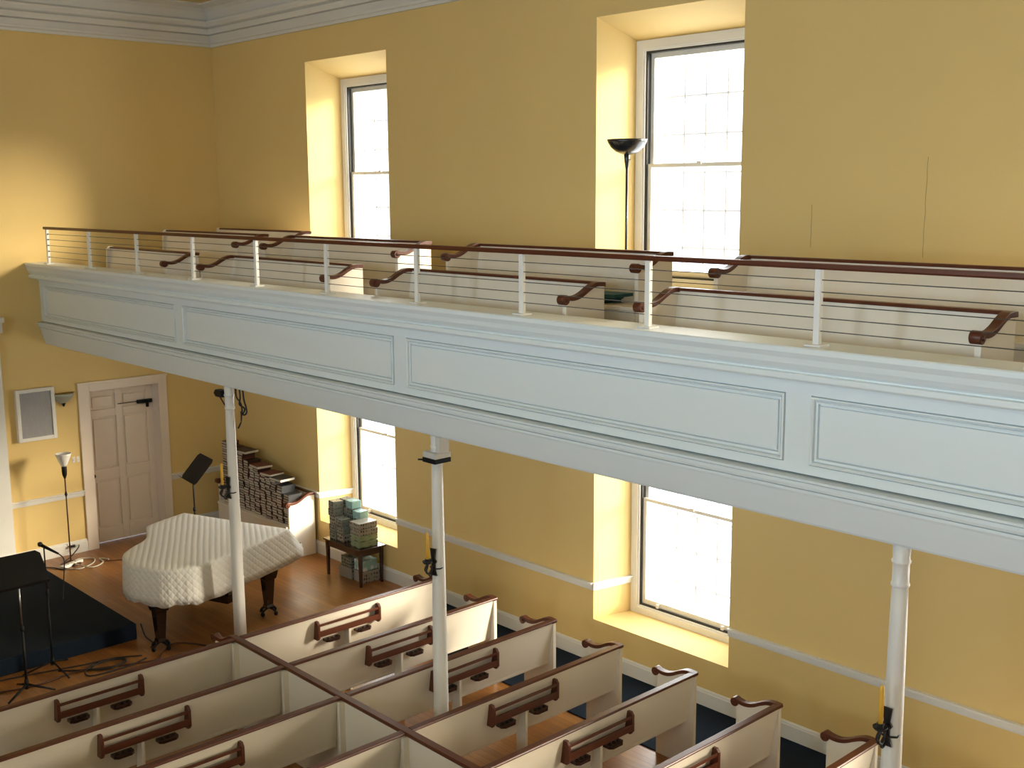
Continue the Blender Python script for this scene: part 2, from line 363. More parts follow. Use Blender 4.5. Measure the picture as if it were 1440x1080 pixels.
# ------------------------------------------------------------------ windows
def window(n, x, z0, z1, y0, out, zmeet):
    """unit set at the back of the reveal: casing, two sashes, panes, storm grille"""
    X0, X1 = x+.1, x+W_W-.1; y = y0 + out*(RD-.02); o = out
    c = MB(); cw = 0.115
    def frame(mb, a0, a1, b0, b1, wdt, ya, yb, wb=None, wt=None):
        wb = wb or wdt; wt = wt or wdt
        mb.box(a0, ya, b0, a0+wdt, yb, b1); mb.box(a1-wdt, ya, b0, a1, yb, b1)
        mb.box(a0+wdt, ya, b0, a1-wdt, yb, b0+wb); mb.box(a0+wdt, ya, b1-wt, a1-wdt, yb, b1)
    frame(c, X0, X1, z0, z1, cw-.03, y, y+o*.05, 0.07, 0.085); frame(c, X0+.07, X1-.07, z0+.055, z1-.07, .035, y+o*.012, y+o*.09)
    root = c.build('window_%d' % n, M['trim']); struct(root)
    a0, a1, b0, b1 = X0+.105, X1-.105, z0+.09, z1-.105
    g = MB(); frame(g, a0-.002, a1+.002, b0-.002, b1+.002, .022, y+o*.03, y+o*.088); g.build('gap_shade', M['darkgap'], root)  # dark frame stands in for the shaded gap between casing and sash
    s = MB(); frame(s, a0+.02, a1-.02, zmeet-.02, b1-.02, .045, y+o*.085, y+o*.115, .04, .05); s.build('upper_sash', M['trim'], root)
    s = MB(); frame(s, a0+.02, a1-.02, b0+.02, zmeet+.02, .045, y+o*.05, y+o*.082, .055, .035)
    s.box((a0+a1)/2-.02, y+o*.03, zmeet+.005, (a0+a1)/2+.03, y+o*.06, zmeet+.035)
    for lx in (a0+.25, a1-.25): s.box(lx-.015, y+o*.02, b0+.02, lx+.015, y+o*.055, b0+.06)
    s.build('lower_sash', M['trim'], root)
    MB().box(a0+.06, y+o*.098, zmeet, a1-.06, y+o*.101, b1-.06).build('upper_pane', M['glass'], root)
    MB().box(a0+.06, y+o*.064, b0+.06, a1-.06, y+o*.067, zmeet).build('lower_pane', M['glass'], root)
    gr = MB(); yg = y+o*.2; t = .008
    gx = a0+.10
    while gx < a1: gr.box(gx-t, yg, b0, gx+t, yg+o*.012, b1); gx += .262
    gz = b0+.30
    while gz < b1: gr.box(a0, yg+o*.012, gz-t, a1, yg+o*.022, gz+t); gz += .375
    gr.build('storm_grille', M['grille'], root)
n = 1
for x in W_X:
    window(n, x, UP_Z[0], UP_Z[1]-.2, 0, 1, 5.23); n += 1
    window(n, x, LO_Z[0], LO_Z[1], 0, 1, 1.74); n += 1
for x in (8.2, 13.2, 17.5):
    window(n, x, UP_Z[0], UP_Z[1]-.2, FAR_Y, -1, 5.23); n += 1
    window(n, x, LO_Z[0], LO_Z[1], FAR_Y, -1, 1.74); n += 1

# ------------------------------------------------------------------ door (front wall)
mb = MB(); LX = -0.20
mb.box(0, DY0-.155, 0, .028, DY0, DZ+.13); mb.box(0, DY1, 0, .028, DY1+.125, DZ+.13); mb.box(0, DY0, DZ, .028, DY1, DZ+.13)
mb.box(.028, DY0-.165, DZ+.10, .045, DY1+.135, DZ+.135)
mb.box(LX-.05, DY0-.05, 0, 0, DY0, DZ+.05); mb.box(LX-.05, DY1, 0, 0, DY1+.05, DZ+.05); mb.box(LX-.05, DY0, DZ, 0, DY1, DZ+.05)
door = struct(mb.build('door_1', M['door'], bevel=.004))
leaf = MB(); y0, y1 = DY0+.005, DY1-.005
leaf.box(LX-.055, y0, .01, LX-.028, y1, DZ-.005)
def stile(a, b, c, d): leaf.box(LX-.03, a, c, LX, b, d)
w1 = .095; mid = (y0+y1)/2
zs = [(.01, .22), (.92, 1.09), (1.84, 1.95), (2.16, DZ-.005)]
for a, b in ((y0, y0+w1), (mid-.05, mid+.05), (y1-w1, y1)): stile(a, b, .01, DZ-.005)
for c, d in zs:
    stile(y0+w1, mid-.05, c, d); stile(mid+.05, y1-w1, c, d)
for (c, d) in ((.22, .92), (1.09, 1.84), (1.95, 2.16)):
    for a, b in ((y0+w1, mid-.05), (mid+.05, y1-w1)):
        leaf.prism([(a+.03, c+.03), (b-.03, c+.03), (b-.03, d-.03), (a+.03, d-.03)], LX-.030, LX-.012, 'x')
lf = leaf.build('door_leaf', M['door'], door, bevel=.004)
kb = MB().lathe([(.0, 0), (.012, 0), (.012, .03), (.028, .045), (.03, .06), (.02, .072), (0, .075)], n=14, T=Matrix.Translation((LX, y0+.055, 1.01)) @ Matrix.Rotation(R(90), 4, 'Y'))
kb.build('door_knob', M['black'], lf)
cl = MB().box(LX, y1-.24, 1.97, LX+.05, y1-.02, 2.02); cl.tube([(LX+.04, y1-.06, 2.0), (LX+.055, y1-.3, 2.01), (LX+.06, y1-.55, 2.01)], .006)
cl.lathe([(.0, -.05), (.022, -.05), (.022, .03), (0, .03)], c=(LX+.05, y1-.10, 1.96), n=12)
cl.build('door_closer', M['black'], lf)

# ------------------------------------------------------------------ balcony
XB0, XB1 = 0.001, BACK_X-.001
YF = -2.72
bal = thing('balcony', 'long white panelled balcony running the length of the window wall', 'balcony', (0, 0, 0))
ZS = 2.99; ZF1, ZF2 = 3.42, 3.62
mb = MB(); mb.box(XB0, YF+.12, ZS, XB1, -.001, ZF1-.08); mb.build('soffit', M['white'], bal)
mb = MB(); mb.box(XB0+.001, YF+.12, ZF1-.08, XB1, -.002, ZF1); mb.box(XB0+.001, -2.06, ZF1, XB1, -.002, ZF2); mb.build('stepped_deck', M['carpet'], bal)
def sweep(name, poly, m, x0=XB0, x1=XB1): return MB().prism(poly, x0, x1, 'x').build(name, m, bal)
sweep('ledge', [(-2.60, 3.99), (-2.865, 3.985), (-2.873, 4.02), (-2.893, 4.055), (-2.893, 4.082), (-2.885, 4.09), (-2.58, 4.09), (-2.58, 3.99)], M['front'])
sweep('upper_moulding', [(-2.70, 3.85), (-2.745, 3.85), (-2.748, 3.864), (-2.73, 3.866), (-2.73, 3.870), (-2.80, 3.874), (-2.845, 3.885), (-2.853, 3.895), (-2.853, 3.925), (-2.825, 3.930), (-2.825, 3.936), (-2.845, 3.955), (-2.862, 3.985), (-2.70, 3.985)], M['front'])
sweep('lower_moulding', [(-2.70, 3.18), (-2.745, 3.18), (-2.752, 3.195), (-2.752, 3.212), (-2.735, 3.214), (-2.735, 3.219), (-2.765, 3.222), (-2.772, 3.24), (-2.772, 3.262), (-2.758, 3.266), (-2.758, 3.270), (-2.788, 3.272), (-2.788, 3.287), (-2.68, 3.29)], M['front'])
sweep('bottom_beam', [(-2.60, 2.985), (-2.685, 2.985), (-2.695, 3.0), (-2.745, 3.18), (-2.60, 3.18)], M['front'])
# face: rails, stiles and recessed raised panels
pz0, pz1 = 3.36, 3.785
cuts = [0.16, 3.87, 4.04, 7.83, 8.00, 11.73, 11.905, 15.65, 15.82, 19.5, 19.67, XB1]
mb = MB(); mb.box(XB0, YF, 3.302, XB1, YF+.06, pz0); mb.box(XB0, YF, pz1, XB1, YF+.06, 3.87)
sx = [XB0] + cuts
for i in range(0, len(sx)-1, 2): mb.box(sx[i], YF, pz0, sx[i+1], YF+.06, pz1)
mb.box(XB0, YF+.06, 3.18, XB1, YF+.12, 4.0)
mb.build('fascia', M['front'], bal)
for i in range(0, len(cuts)-1, 2):
    a, b = cuts[i], cuts[i+1]; p = MB()
    def ring(d0, y0_, d1, y1_):
        A = [(a+d0, pz0+d0), (b-d0, pz0+d0), (b-d0, pz1-d0), (a+d0, pz1-d0)]; B = [(a+d1, pz0+d1), (b-d1, pz0+d1), (b-d1, pz1-d1), (a+d1, pz1-d1)]
        for k_ in range(4):
            l_ = (k_+1) % 4
            p.add([(A[k_][0], y0_, A[k_][1]), (A[l_][0], y0_, A[l_][1]), (B[l_][0], y1_, B[l_][1]), (B[k_][0], y1_, B[k_][1])], [(0, 1, 2, 3)])
    steps = [(0, YF+.02), (.006, YF+.02), (.007, YF-.012), (.016, YF-.015), (.024, YF-.006), (.027, YF+.014), (.031, YF+.016), (.034, YF+.004), (.046, YF+.006), (.050, YF+.026), (.057, YF+.026), (.058, YF+.008), (.062, YF+.006)]
    ring(0, YF+.05, 0, YF+.02)
    for (d0, q0), (d1, q1) in zip(steps, steps[1:]): ring(d0, q0, d1, q1)
    d = .062; p.add([(a+d, YF+.006, pz0+d), (b-d, YF+.006, pz0+d), (b-d, YF+.006, pz1-d), (a+d, YF+.006, pz1-d)], [(0, 1, 2, 3)])
    p.build('panel', M['front'], bal)

mb = MB(); ym = FAR_Y+2.72  # unseen opposite balcony, mirrored and added to block and bounce the daylight
mb.box(0.002, FAR_Y+.002, 2.99, BACK_X-.002, ym, 3.42); mb.box(0.002, ym-.12, 3.42, BACK_X-.002, ym, 4.06); mb.box(0.002, ym-.22, 4.06, BACK_X-.002, ym+.16, 4.10); mb.box(0.002, FAR_Y+.002, 3.42, BACK_X-.002, ym-.75, 3.62)
struct(mb.build('trim_%d' % k, M['front'])); k += 1

rail = thing('cable_railing', 'thin cable railing with white posts and brown handrail on the balcony ledge', 'railing', (0, -2.77, 4.09))
px = [0.53, 1.82, 3.12, 4.44, 5.72, 6.93, 8.23, 9.47, 10.68, 11.96, 13.23, 14.5]
MB().prism([(-.022, .445), (.022, .445), (.026, .455), (.022, .478), (-.022, .478), (-.026, .455)], .46, 14.6, 'x').build('handrail', M['mahog'], rail)
for i, x in enumerate(px):
    mb = MB(); mb.box(x-.02, -.016, .008, x+.02, .016, .45); mb.box(x-.055, -.05, 0, x+.055, .05, .012); mb.build('post', M['white'], rail, bevel=.002)
for z in (.09, .165, .24, .315, .385):
    MB().tube([(.51, 0, z), (14.5, 0, z)], .0032, 5).build('cable', M['cable'], rail)
for z in (.09, .165, .24, .315, .385): MB().tube([(.50, 0, z), (.565, 0, z)], .009, 6).build('cable_fitting', M['cable'], rail)

# ------------------------------------------------------------------ columns
cols = []
for x, lab in ((4.757, 'slender white column standing beside the covered piano'), (8.233, 'slender white column rising among the box pews'), (12.465, 'slender white column at the right, nearest the viewer')):
    t = thing('column', lab, 'column', (x, -2.60, 0), group='columns under the balcony')
    MB().lathe([(.0, 0), (.075, 0), (.075, .05), (.069, .06), (.068, .12), (0, .12)], n=24).build('base', M['white'], t)
    MB().lathe([(.0, .12), (.067, .12), (.066, .6), (.060, 1.5), (.050, 2.5), (.046, 2.74), (0, 2.74)], n=24).build('shaft', M['white'], t)
    MB().lathe([(0, 2.72), (.046, 2.72), (.053, 2.725), (.055, 2.735), (.051, 2.745), (.048, 2.75), (.048, 2.86), (.054, 2.865), (.056, 2.875), (.05, 2.885), (.048, 2.89), (.052, 2.988), (0, 2.988)], n=24).build('capital', M['white'], t)
    cols.append(t)

# ------------------------------------------------------------------ pews
CAPZ = 0.88
def arm_path(fr=0.42, drop=.0):
    # (y forward negative, z) of the S-curved arm top, back to front
    return [(0.02, CAPZ), (-.05, CAPZ+.004), (-.10, CAPZ-.004), (-.16, CAPZ-.03), (-.22, CAPZ-.062), (-.28, CAPZ-.083), (-.34, CAPZ-.088), (-fr+.02, CAPZ-.078)]
def end_panel(x, side, parent, m):
    """end panel with scrolled cap; side = outward sign along x"""
    P = [(v.x, v.y) for v in smooth_path([(a, b, 0) for a, b in arm_path()], 4)]
    poly = [(q[0], q[1]-.028) for q in P if q[0] < -.01] ; poly = [(0.015, CAPZ-.028)] + poly + [(-.40, CAPZ-.13), (-.40, 0), (.015, 0)]
    e = MB().prism(poly, x-.018, x+.018, 'x')
    eo = e.build('end_panel', m, parent)
    c = MB(); w_ = .030
    top = P; bot = [(q[0], q[1]-.034) for q in P]
    poly = top + bot[::-1]
    # strip as quads so that the concave curve fills properly
    n_ = len(top)
    v = [(x-w_, *q) for q in top] + [(x-w_, *q) for q in bot] + [(x+w_, *q) for q in top] + [(x+w_, *q) for q in bot]
    f = []
    for i in range(n_-1):
        f += [(i, i+1, n_+i+1, n_+i), (2*n_+i, 3*n_+i, 3*n_+i+1, 2*n_+i+1), (i, 2*n_+i, 2*n_+i+1, i+1), (n_+i, n_+i+1, 3*n_+i+1, 3*n_+i)]
    f += [(0, n_, 3*n_, 2*n_), (n_-1, 3*n_-1, 4*n_-1, 2*n_-1)]
    c.add(v, f)
    cy, cz, r = -.415, CAPZ-.112, .038
    circ = [(cy+r*math.cos(a*math.pi/10), cz+r*math.sin(a*math.pi/10)) for a in range(20)]
    c.prism(circ, x-w_-.004, x+w_+.004, 'x', smooth=True)
    circ = [(cy+.016*math.cos(a*math.pi/6), cz+.016*math.sin(a*math.pi/6)) for a in range(12)]
    c.prism(circ, x-w_-.012, x+w_+.012, 'x', smooth=True)
    c.build('scrolled_arm', M['mahog'], parent, bevel=.004)
def make_pew(name, label, loc, rz, L, ends, rack=None, seat_front=False, group=None, cat='pew', post=False, fins=True, zbot=.42):
    t = thing(name, label, cat, loc, rz, group)
    # reclined back panel
    a = MB(); a.prism([(-.012, CAPZ-.02), (.012, CAPZ-.02), (-.055, zbot), (-.079, zbot)], .012, L-.012, 'x'); a.build('back_panel', M['pew'], t)
    c = MB(); c.prism([(-.030, CAPZ-.022), (.030, CAPZ-.022), (.034, CAPZ-.012), (.028, CAPZ), (-.028, CAPZ), (-.034, CAPZ-.012)], -.0, L, 'x'); c.build('cap_rail', M['mahog'], t, bevel=.003)
    MB().box(.02, -.44, .43, L-.02, -.05, .462).build('seat', M['pew'], t, bevel=.006)
    if seat_front: MB().box(.02, -.425, 0, L-.02, -.40, .43).build('seat_front', M['pew'], t)
    for e in ends:
        end_panel(.018 if e == 0 else L-.018, -1 if e == 0 else 1, t, M['pew'])
    if fins: MB().box(L/2-.012+.03, -.06, 0, L/2+.012+.03, .055, .66).build('support_fin', M['pew'], t)
    if rack is not None:
        c0 = rack; hw = .37; f = MB(); yb = -.02
        brs = []
        for sgn in (-1, 1):
            xx = c0+sgn*hw; rk = MB(); brs.append(rk)
            rk.prism([(yb-.03, .62), (.04, .62), (.062, .65), (.062, .785), (.04, .815), (yb, .815)], xx-.014, xx+.014, 'x')
        s_ = MB(); s_.box(c0-hw, yb-.02, .655, c0+hw, .060, .672); s_.box(c0-hw, .048, .672, c0+hw, .060, .712); s_.box(c0-hw, .044, .762, c0+hw, .056, .785)
        ro = s_.build('hymnal_rack', M['mahog'], t)
        for rk in brs: rk.build('rack_bracket', M['mahog'], ro, bevel=.003)
        for dx in (-.19, .19):
            h_ = MB(); h_.prism([(c0+dx-.085, -.06), (c0+dx+.085, -.06), (c0+dx+.085, .035), (c0+dx+.055, .06), (c0+dx-.055, .06), (c0+dx-.085, .035)], .575, .60, 'z')
            for q in (-.05, 0, .05): h_.lathe([(.0, .6005), (.017, .6005), (.017, .604), (.013, .604), (.012, .5995), (0, .5995)], c=(c0+dx+q, .012, 0), n=10)
            h_.build('cup_holder', M['darkwood'], t)
    if post:
        MB().box(-.03 if post < 0 else L-.03, .014, 0, .03 if post < 0 else L+.0, .05, CAPZ-.03).build('corner_post', M['pew'], t)
    return t
D = .86; P0 = 6.35; YE = -1.03; YD = -3.5
ordr = ['frontmost', 'second', 'third', 'fourth', 'fifth', 'sixth', 'seventh', 'eighth', 'ninth', 'tenth']
GR, GL = 'white pews beside the window aisle', 'white pews left of the long divider'
baseR = baseL = None
for k_ in range(9):
    labR = '%s white pew from the piano, between divider and window aisle' % ordr[k_]
    labL = '%s white pew from the piano, on the far-left side of the divider' % ordr[k_]
    if k_ == 0:
        baseR = make_pew('pew', labR, (P0, YE, 0), R(-90), YE-YD-.024, [0], rack=1.25, group=GR)
        baseL = make_pew('pew', labL, (P0, YD-.052, 0), R(-90), 2.62, [1], rack=1.30, group=GL, post=-1)
    else:
        if k_ == 2: make_pew('pew', labR, (P0+D*2, YE, 0), R(-90), YE-YD-.024, [0], rack=1.17, group=GR)
        else: r_ = copy_tree(baseR); r_.location.x = P0+D*k_; r_['label'] = labR
        if k_ < 8:
            l_ = copy_tree(baseL); l_.location.x = P0+D*k_; l_['label'] = labL
# long divider
dv = thing('pew_divider', 'long white divider with brown cap running between the two blocks of pews', 'divider', (P0, YD-.015, 0))
LD = D*8+.5
dp = [(q[0], q[1]-.028) for q in [(v.x, v.y) for v in smooth_path([(a, b, 0) for a, b in arm_path()], 4)] if q[0] < -.02]
MB().prism([(LD, 0), (LD, CAPZ-.03), (-.01, CAPZ-.03)] + dp + [(-.40, CAPZ-.13), (-.40, 0)], -.014, .014, 'y').build('divider_panel', M['pew'], dv)
MB().prism([(-.034, CAPZ-.026), (.034, CAPZ-.026), (.038, CAPZ-.012), (.030, CAPZ+.003), (-.030, CAPZ+.003), (-.038, CAPZ-.012)], -.06, LD, 'x').build('cap_rail', M['mahog'], dv)
mb = MB(); P = [(v.x, v.y) for v in smooth_path([(a, b, 0) for a, b in arm_path()], 4)]; n_ = len(P)
v = [(q[0], y_, q[1]+dz) for y_, dz in ((-.03, 0), (-.03, -.034), (.03, 0), (.03, -.034)) for q in P]
f = []
for i in range(n_-1): f += [(i, i+1, n_+i+1, n_+i), (2*n_+i, 3*n_+i, 3*n_+i+1, 2*n_+i+1), (i, 2*n_+i, 2*n_+i+1, i+1), (n_+i, n_+i+1, 3*n_+i+1, 3*n_+i)]
f += [(0, n_, 3*n_, 2*n_), (n_-1, 3*n_-1, 4*n_-1, 2*n_-1)]
mb.add(v, f); mb.prism([(-.415+.038*math.cos(a*math.pi/10), CAPZ-.112+.038*math.sin(a*math.pi/10)) for a in range(20)], -.034, .034, 'y', smooth=True)
mb.build('scrolled_arm', M['mahog'], dv, bevel=.004)
# aisle carpet along the windows
tag(MB().box(5.15, -1.06, .001, BACK_X-.05, -.025, .012).build('aisle_carpet', M['carpet']), 'dark navy carpet runner in the aisle below the windows', 'carpet')

# gallery pews (face the room)
GP = [(0.88, 3.22, -2.08, ZF1, [1], 'front-row gallery pew at the far left end of the balcony'),
      (4.05, 6.49, -2.08, ZF1, [0, 1], 'front-row gallery pew, second from the far-left wall'),
      (7.25, 9.64, -2.08, ZF1, [0, 1], 'front-row gallery pew below the black floor lamp'),
      (10.35, 12.80, -2.08, ZF1, [0, 1], 'front-row gallery pew at the right, nearest the viewer'),
      (0.98, 3.53, -1.33, ZF2, [1], 'raised middle-row gallery pew nearest the far-left wall'),
      (4.12, 6.61, -1.33, ZF2, [0, 1], 'raised gallery pew behind the railing, below the left upper window'),
      (7.34, 9.69, -1.33, ZF2, [0, 1], 'raised gallery pew with teal books on its seat, in front of the black lamp'),
      (10.42, 13.6, -1.33, ZF2, [0, 1], 'long raised gallery pew right of the upper window'),
      (0.83, 3.10, -.45, ZF2, [1], 'rearmost gallery pew in the corner by the windows')]
for x0, x1, y, z, ends, lab in GP:
    t = make_pew('gallery_pew', lab, (x0, y, z), 0, x1-x0, ends, seat_front=True, group='pews up on the balcony', fins=False, zbot=.40)
    if 0 not in ends: MB().prism([(.015, 0), (.015, CAPZ+.002), (-.05, CAPZ+.002), (-.07, CAPZ-.03), (-.09, .50), (-.42, .47), (-.42, 0)], 0, .03, 'x').build('end_board', M['pew'], t)

# teal hymnals lying on gallery seats
def flat_book(name, lab, cat, loc, sx, sy, sz, cov, pg, rz=0, group=None):
    mb = MB(); mb.cur = 0; mb.box(-sx/2, -sy/2, 0, sx/2, sy/2, .003); mb.box(-sx/2, -sy/2, sz-.003, sx/2, sy/2, sz)
    mb.box(-sx/2, sy/2-.004, 0, sx/2, sy/2, sz)
    mb.cur = 1; mb.box(-sx/2+.003, -sy/2+.004, .003, sx/2-.003, sy/2-.004, sz-.003)
    o = mb.build(name, [cov, pg]); o.location = loc; o.rotation_euler = (0, 0, rz)
    return tag(o, lab, cat, group)
zz = ZF2+.4625
for i, (x, sx) in enumerate(((9.10, .36), (9.13, .34), (9.20, .40))):
    flat_book('songbook', ['teal songbook at the bottom of the pile below the black lamp', 'teal songbook in the middle of the pile below the black lamp', 'teal songbook on top of the pile below the black lamp'][i], 'book', (x, -1.58, zz+.026*i), sx, .24, .025, M['teal'], M['teal'], R(4*i-4), 'teal songbooks on the left gallery seat')
for i in range(3):
    flat_book('songbook', ['lowest teal songbook on the gallery seat at the right edge', 'middle teal songbook on the gallery seat at the right edge', 'top teal songbook on the gallery seat at the right edge'][i], 'book', (12.98, -1.62, zz+.03*i), .38, .25, .029, M['teal'], M['teal'], R(3*i), 'teal songbooks on the right gallery seat')

# ------------------------------------------------------------------ black torchiere by the upper window
t = thing('floor_lamp', 'black bowl-topped floor lamp standing before the upper right window', 'lamp', (8.19, -.18, ZF2))
MB().lathe([(0, 0), (.14, 0), (.14, .015), (.05, .03), (.02, .05), (0, .05)], n=24).build('base', M['blackgloss'], t)
MB().tube([(0, 0, .04), (0, 0, 1.0), (0, 0, 1.66)], .012, 10).build('pole', M['blackgloss'], t)
mb = MB(); mb.lathe([(.012, 1.56), (.018, 1.6), (.024, 1.64), (.030, 1.70), (.022, 1.71)], n=16); mb.tube([(.02, 0, 1.66), (.045, .0, 1.655)], .004, 6); mb.build('socket', M['blackgloss'], t)
MB().lathe([(.0, 1.70), (.05, 1.705), (.11, 1.73), (.155, 1.77), (.185, 1.82), (.192, 1.845), (.186, 1.845), (.15, 1.785), (.1, 1.74), (0, 1.715)], n=28).build('bowl_shade', M['blackgloss'], t)

# ------------------------------------------------------------------ front wall fittings
t = thing('wall_speaker', 'white framed grey panel speaker high on the yellow wall left of the door', 'speaker', (0, -2.905, 2.05))
mb = MB()
for a, b, c_, d_ in ((-.258, -.21, -.355, .355), (.21, .258, -.355, .355), (-.21, .21, -.355, -.307), (-.21, .21, .307, .355)): mb.box(0, a, c_, .07, b, d_)
mb.build('frame', M['trim'], t, bevel=.004); MB().box(0, -.21, -.307, .055, .21, .307).build('grille_cloth', M['cloth_grey'], t)
M['frost'] = mat('frosted_glass', (0.40, 0.41, 0.34), 0.4)
t = thing('wall_sconce', 'frosted glass half-bowl sconce between the speaker panel and the door', 'lamp', (0, -2.52, 2.14))
mb = MB()
prof = [(.02, 0), (.06, .02), (.11, .06), (.145, .11), (.155, .15)]
v = []; nn = 13
for r_, z in prof:
    for j in range(nn):
        a = -math.pi/2 + math.pi*j/(nn-1); v.append((r_*math.cos(a), r_*math.sin(a), z))
mb.add(v, [(i*nn+j, i*nn+j+1, (i+1)*nn+j+1, (i+1)*nn+j) for i in range(len(prof)-1) for j in range(nn-1)], True)
o = mb.build('glass_bowl', M['frost'], t); sm = o.modifiers.new('s', 'SOLIDIFY'); sm.thickness = .004
MB().lathe([(0, -.035), (.012, -.03), (.018, -.01), (.03, .01), (.01, .02), (0, .02)], c=(.03, 0, 0), n=12).build('finial', M['black'], t)
MB().box(0, -.17, .14, .02, .17, .155).build('back_plate', M['brass'], t)
for i, (y, z, lab) in enumerate(((-2.425, 1.335, 'small cream light switch plate nearer the standing lamp'), (-2.365, 1.335, 'small cream light switch plate nearer the door frame'))):
    t = thing('light_switch', lab, 'switch', (0, y, z), group='switch plates beside the door')
    MB().box(0, -.022, -.04, .006, .022, .04).build('plate', M['trim'], t, bevel=.002); MB().box(.006, -.005, -.012, .014, .005, .006).build('toggle', M['door'], t)

t = thing('torchiere', 'standing lamp with white glass shade and dark pole beside the door', 'lamp', (.43, -2.73, 0))
MB().lathe([(0, 0), (.13, 0), (.135, .01), (.10, .025), (.03, .04), (.012, .06), (0, .06)], n=24).build('base', M['cord_brown'], t)
MB().tube([(0, 0, .05), (0, 0, 1.25)], .0095, 10).build('pole', M['brass'] if False else M['cord_brown'], t)
mb = MB(); mb.lathe([(.01, .95), (.02, .98), (.014, 1.0), (.01, 1.02)], n=12); mb.lathe([(.012, 1.20), (.03, 1.25), (.034, 1.30), (.034, 1.37), (.02, 1.385), (0, 1.385)], n=16); mb.build('socket', M['black'], t)
MB().lathe([(.035, 1.37), (.05, 1.40), (.075, 1.46), (.10, 1.525), (.105, 1.545), (.100, 1.545), (.07, 1.46), (.045, 1.40), (.03, 1.38)], n=24).build('glass_shade', M['milk'], t)
# power strip and cords on the floor below it
t = thing('power_strip', 'cream power strip on the floor at the foot of the standing lamp', 'power strip', (.50, -2.75, 0.0), R(25))
MB().box(-.04, -.18, .002, .04, .18, .04).build('housing', M['trim'], t, bevel=.004)
for q in (-.12, -.05, .02, .09): MB().box(-.018, q-.02, .04, .018, q+.02, .046).build('socket', M['plastic_w'], t)
t = tube_obj('floor_cable', [(.55, -2.9, .01), (.75, -2.75, .012), (.62, -2.5, .01), (.42, -2.42, .01), (.35, -2.6, .02), (.55, -2.72, .03), (.80, -2.6, .012), (.70, -2.4, .01), (.50, -2.36, .01), (.62, -2.28, .01)], .009, M['cord_white'])
tag(t, 'loose loops of cream cord around the standing lamp base', 'cord')
t = tube_obj('floor_cable', [(.05, -3.2, .01), (.3, -3.1, .01), (.45, -2.98, .01), (.62, -2.9, .01), (.42, -2.8, .05), (.25, -2.66, .04), (.12, -2.5, .10), (.04, -2.45, .12)], .008, M['rubber'])
tag(t, 'black power cord running from baseboard to the power strip', 'cord')
t = tube_obj('floor_cable', [(.65, -2.35, .006), (.8, -2.1, .006), (.95, -1.95, .006), (.9, -1.75, .006)], .006, M['cord_brown']); tag(t, 'thin brown cord on the floor in front of the door', 'cord')
t = thing('wall_outlet', 'outlet with plugged-in cords on the baseboard behind the standing lamp', 'outlet', (.022, -2.55, .12))
MB().box(0, -.05, -.03, .008, .05, .04).build('plate', M['trim'], t)
for q in (-.025, .025): MB().box(.008, q-.015, -.012, .045, q+.015, .018).build('plug', M['rubber'], t)

# ------------------------------------------------------------------ carpeted platform
t = MB(); t.box(.15, -9.0, 0, 3.62, -3.27, .185); o = t.build('carpeted_platform', M['carpet'], bevel=.012); tag(o, 'low platform covered in dark navy carpet at the far left', 'platform')

# ------------------------------------------------------------------ covered grand piano
PC = Vector((3.5, -2.4, 0))
t = thing('grand_piano', 'grand piano under a white quilted cover with dark legs showing', 'piano', PC)
top = [(2.42, -2.02), (3.97, -1.44), (4.27, -2.13), (4.49, -2.85), (4.46, -3.10), (4.30, -3.31), (4.02, -3.43), (3.78, -3.43), (3.52, -3.34), (3.33, -3.15), (3.17, -2.93), (3.00, -2.80), (2.78, -2.70), (2.62, -2.58)]
def outline(pts, samples=10):
    out = []; n_ = len(pts)
    corner = {0, 1}
    for i in range(n_):
        p0, p1, p2, p3 = [Vector((*pts[j % n_], 0)) for j in (i-1, i, i+1, i+2)]
        if i in corner: p0 = p1 - (p2-p1)
        if (i+1) % n_ in corner: p3 = p2 + (p2-p1)
        for k_ in range(samples):
            s_ = k_/samples
            q = 0.5*((2*p1)+(-p0+p2)*s_+(2*p0-5*p1+4*p2-p3)*s_*s_+(-p0+3*p1-3*p2+p3)*s_**3)
            out.append((q.x-PC.x, q.y-PC.y))
    return out
OL = outline(top); n_ = len(OL); cx = sum(p[0] for p in OL)/n_; cy = sum(p[1] for p in OL)/n_
nrm = Vector((-.355, .935))                    # out of the keyboard side
kbd = Vector((2.42-PC.x, -2.02-PC.y))
def shifted(p, amt, e):
    d = (Vector(p)-kbd).dot(nrm)               # 0 at the keyboard edge, negative behind it
    wgt = max(0, 1+d/.25) * amt
    v = Vector((p[0]-cx, p[1]-cy)).normalized()*e
    return (p[0]+nrm.x*wgt+v.x, p[1]+nrm.y*wgt+v.y)
rings = []
for ins, z in ((-.55, 1.0), (-.30, 1.002), (-.12, 1.0), (-.035, .997), (-.008, .985), (0, .965)):
    rings.append([(*shifted(p, 0, ins*(1 if ins > -.1 else Vector((p[0]-cx, p[1]-cy)).length*1.2)), z) for p in OL])
for f_, e, z in ((.35, .004, .88), (.75, .010, .76), (1.0, .016, .68), (1.0, .02, .585)):
    rr = []
    for i, p in enumerate(OL):
        wv = .008*math.sin(i*.55)*(1-z)*2 + .004*math.sin(i*1.7)
        q = shifted(p, .24*f_, e+wv); dz = (.012*math.sin(i*.35)+.008*math.sin(i*.9)) if z < .6 else 0
        rr.append((q[0], q[1], z+dz))
    rings.append(rr)
rings.append([(x*.985, y*.985, z+.004) for x, y, z in rings[-1]])
rings.append([(x, y, .75) for x, y, z in rings[-1]])
mb = MB(); v = [p for r_ in rings for p in r_]
f = [(i*n_+j, i*n_+(j+1) % n_, (i+1)*n_+(j+1) % n_, (i+1)*n_+j) for i in range(len(rings)-1) for j in range(n_)]
mb.add(v, f, True); o_ = len(v); mb.add([(cx, cy, 1.0)], []); 
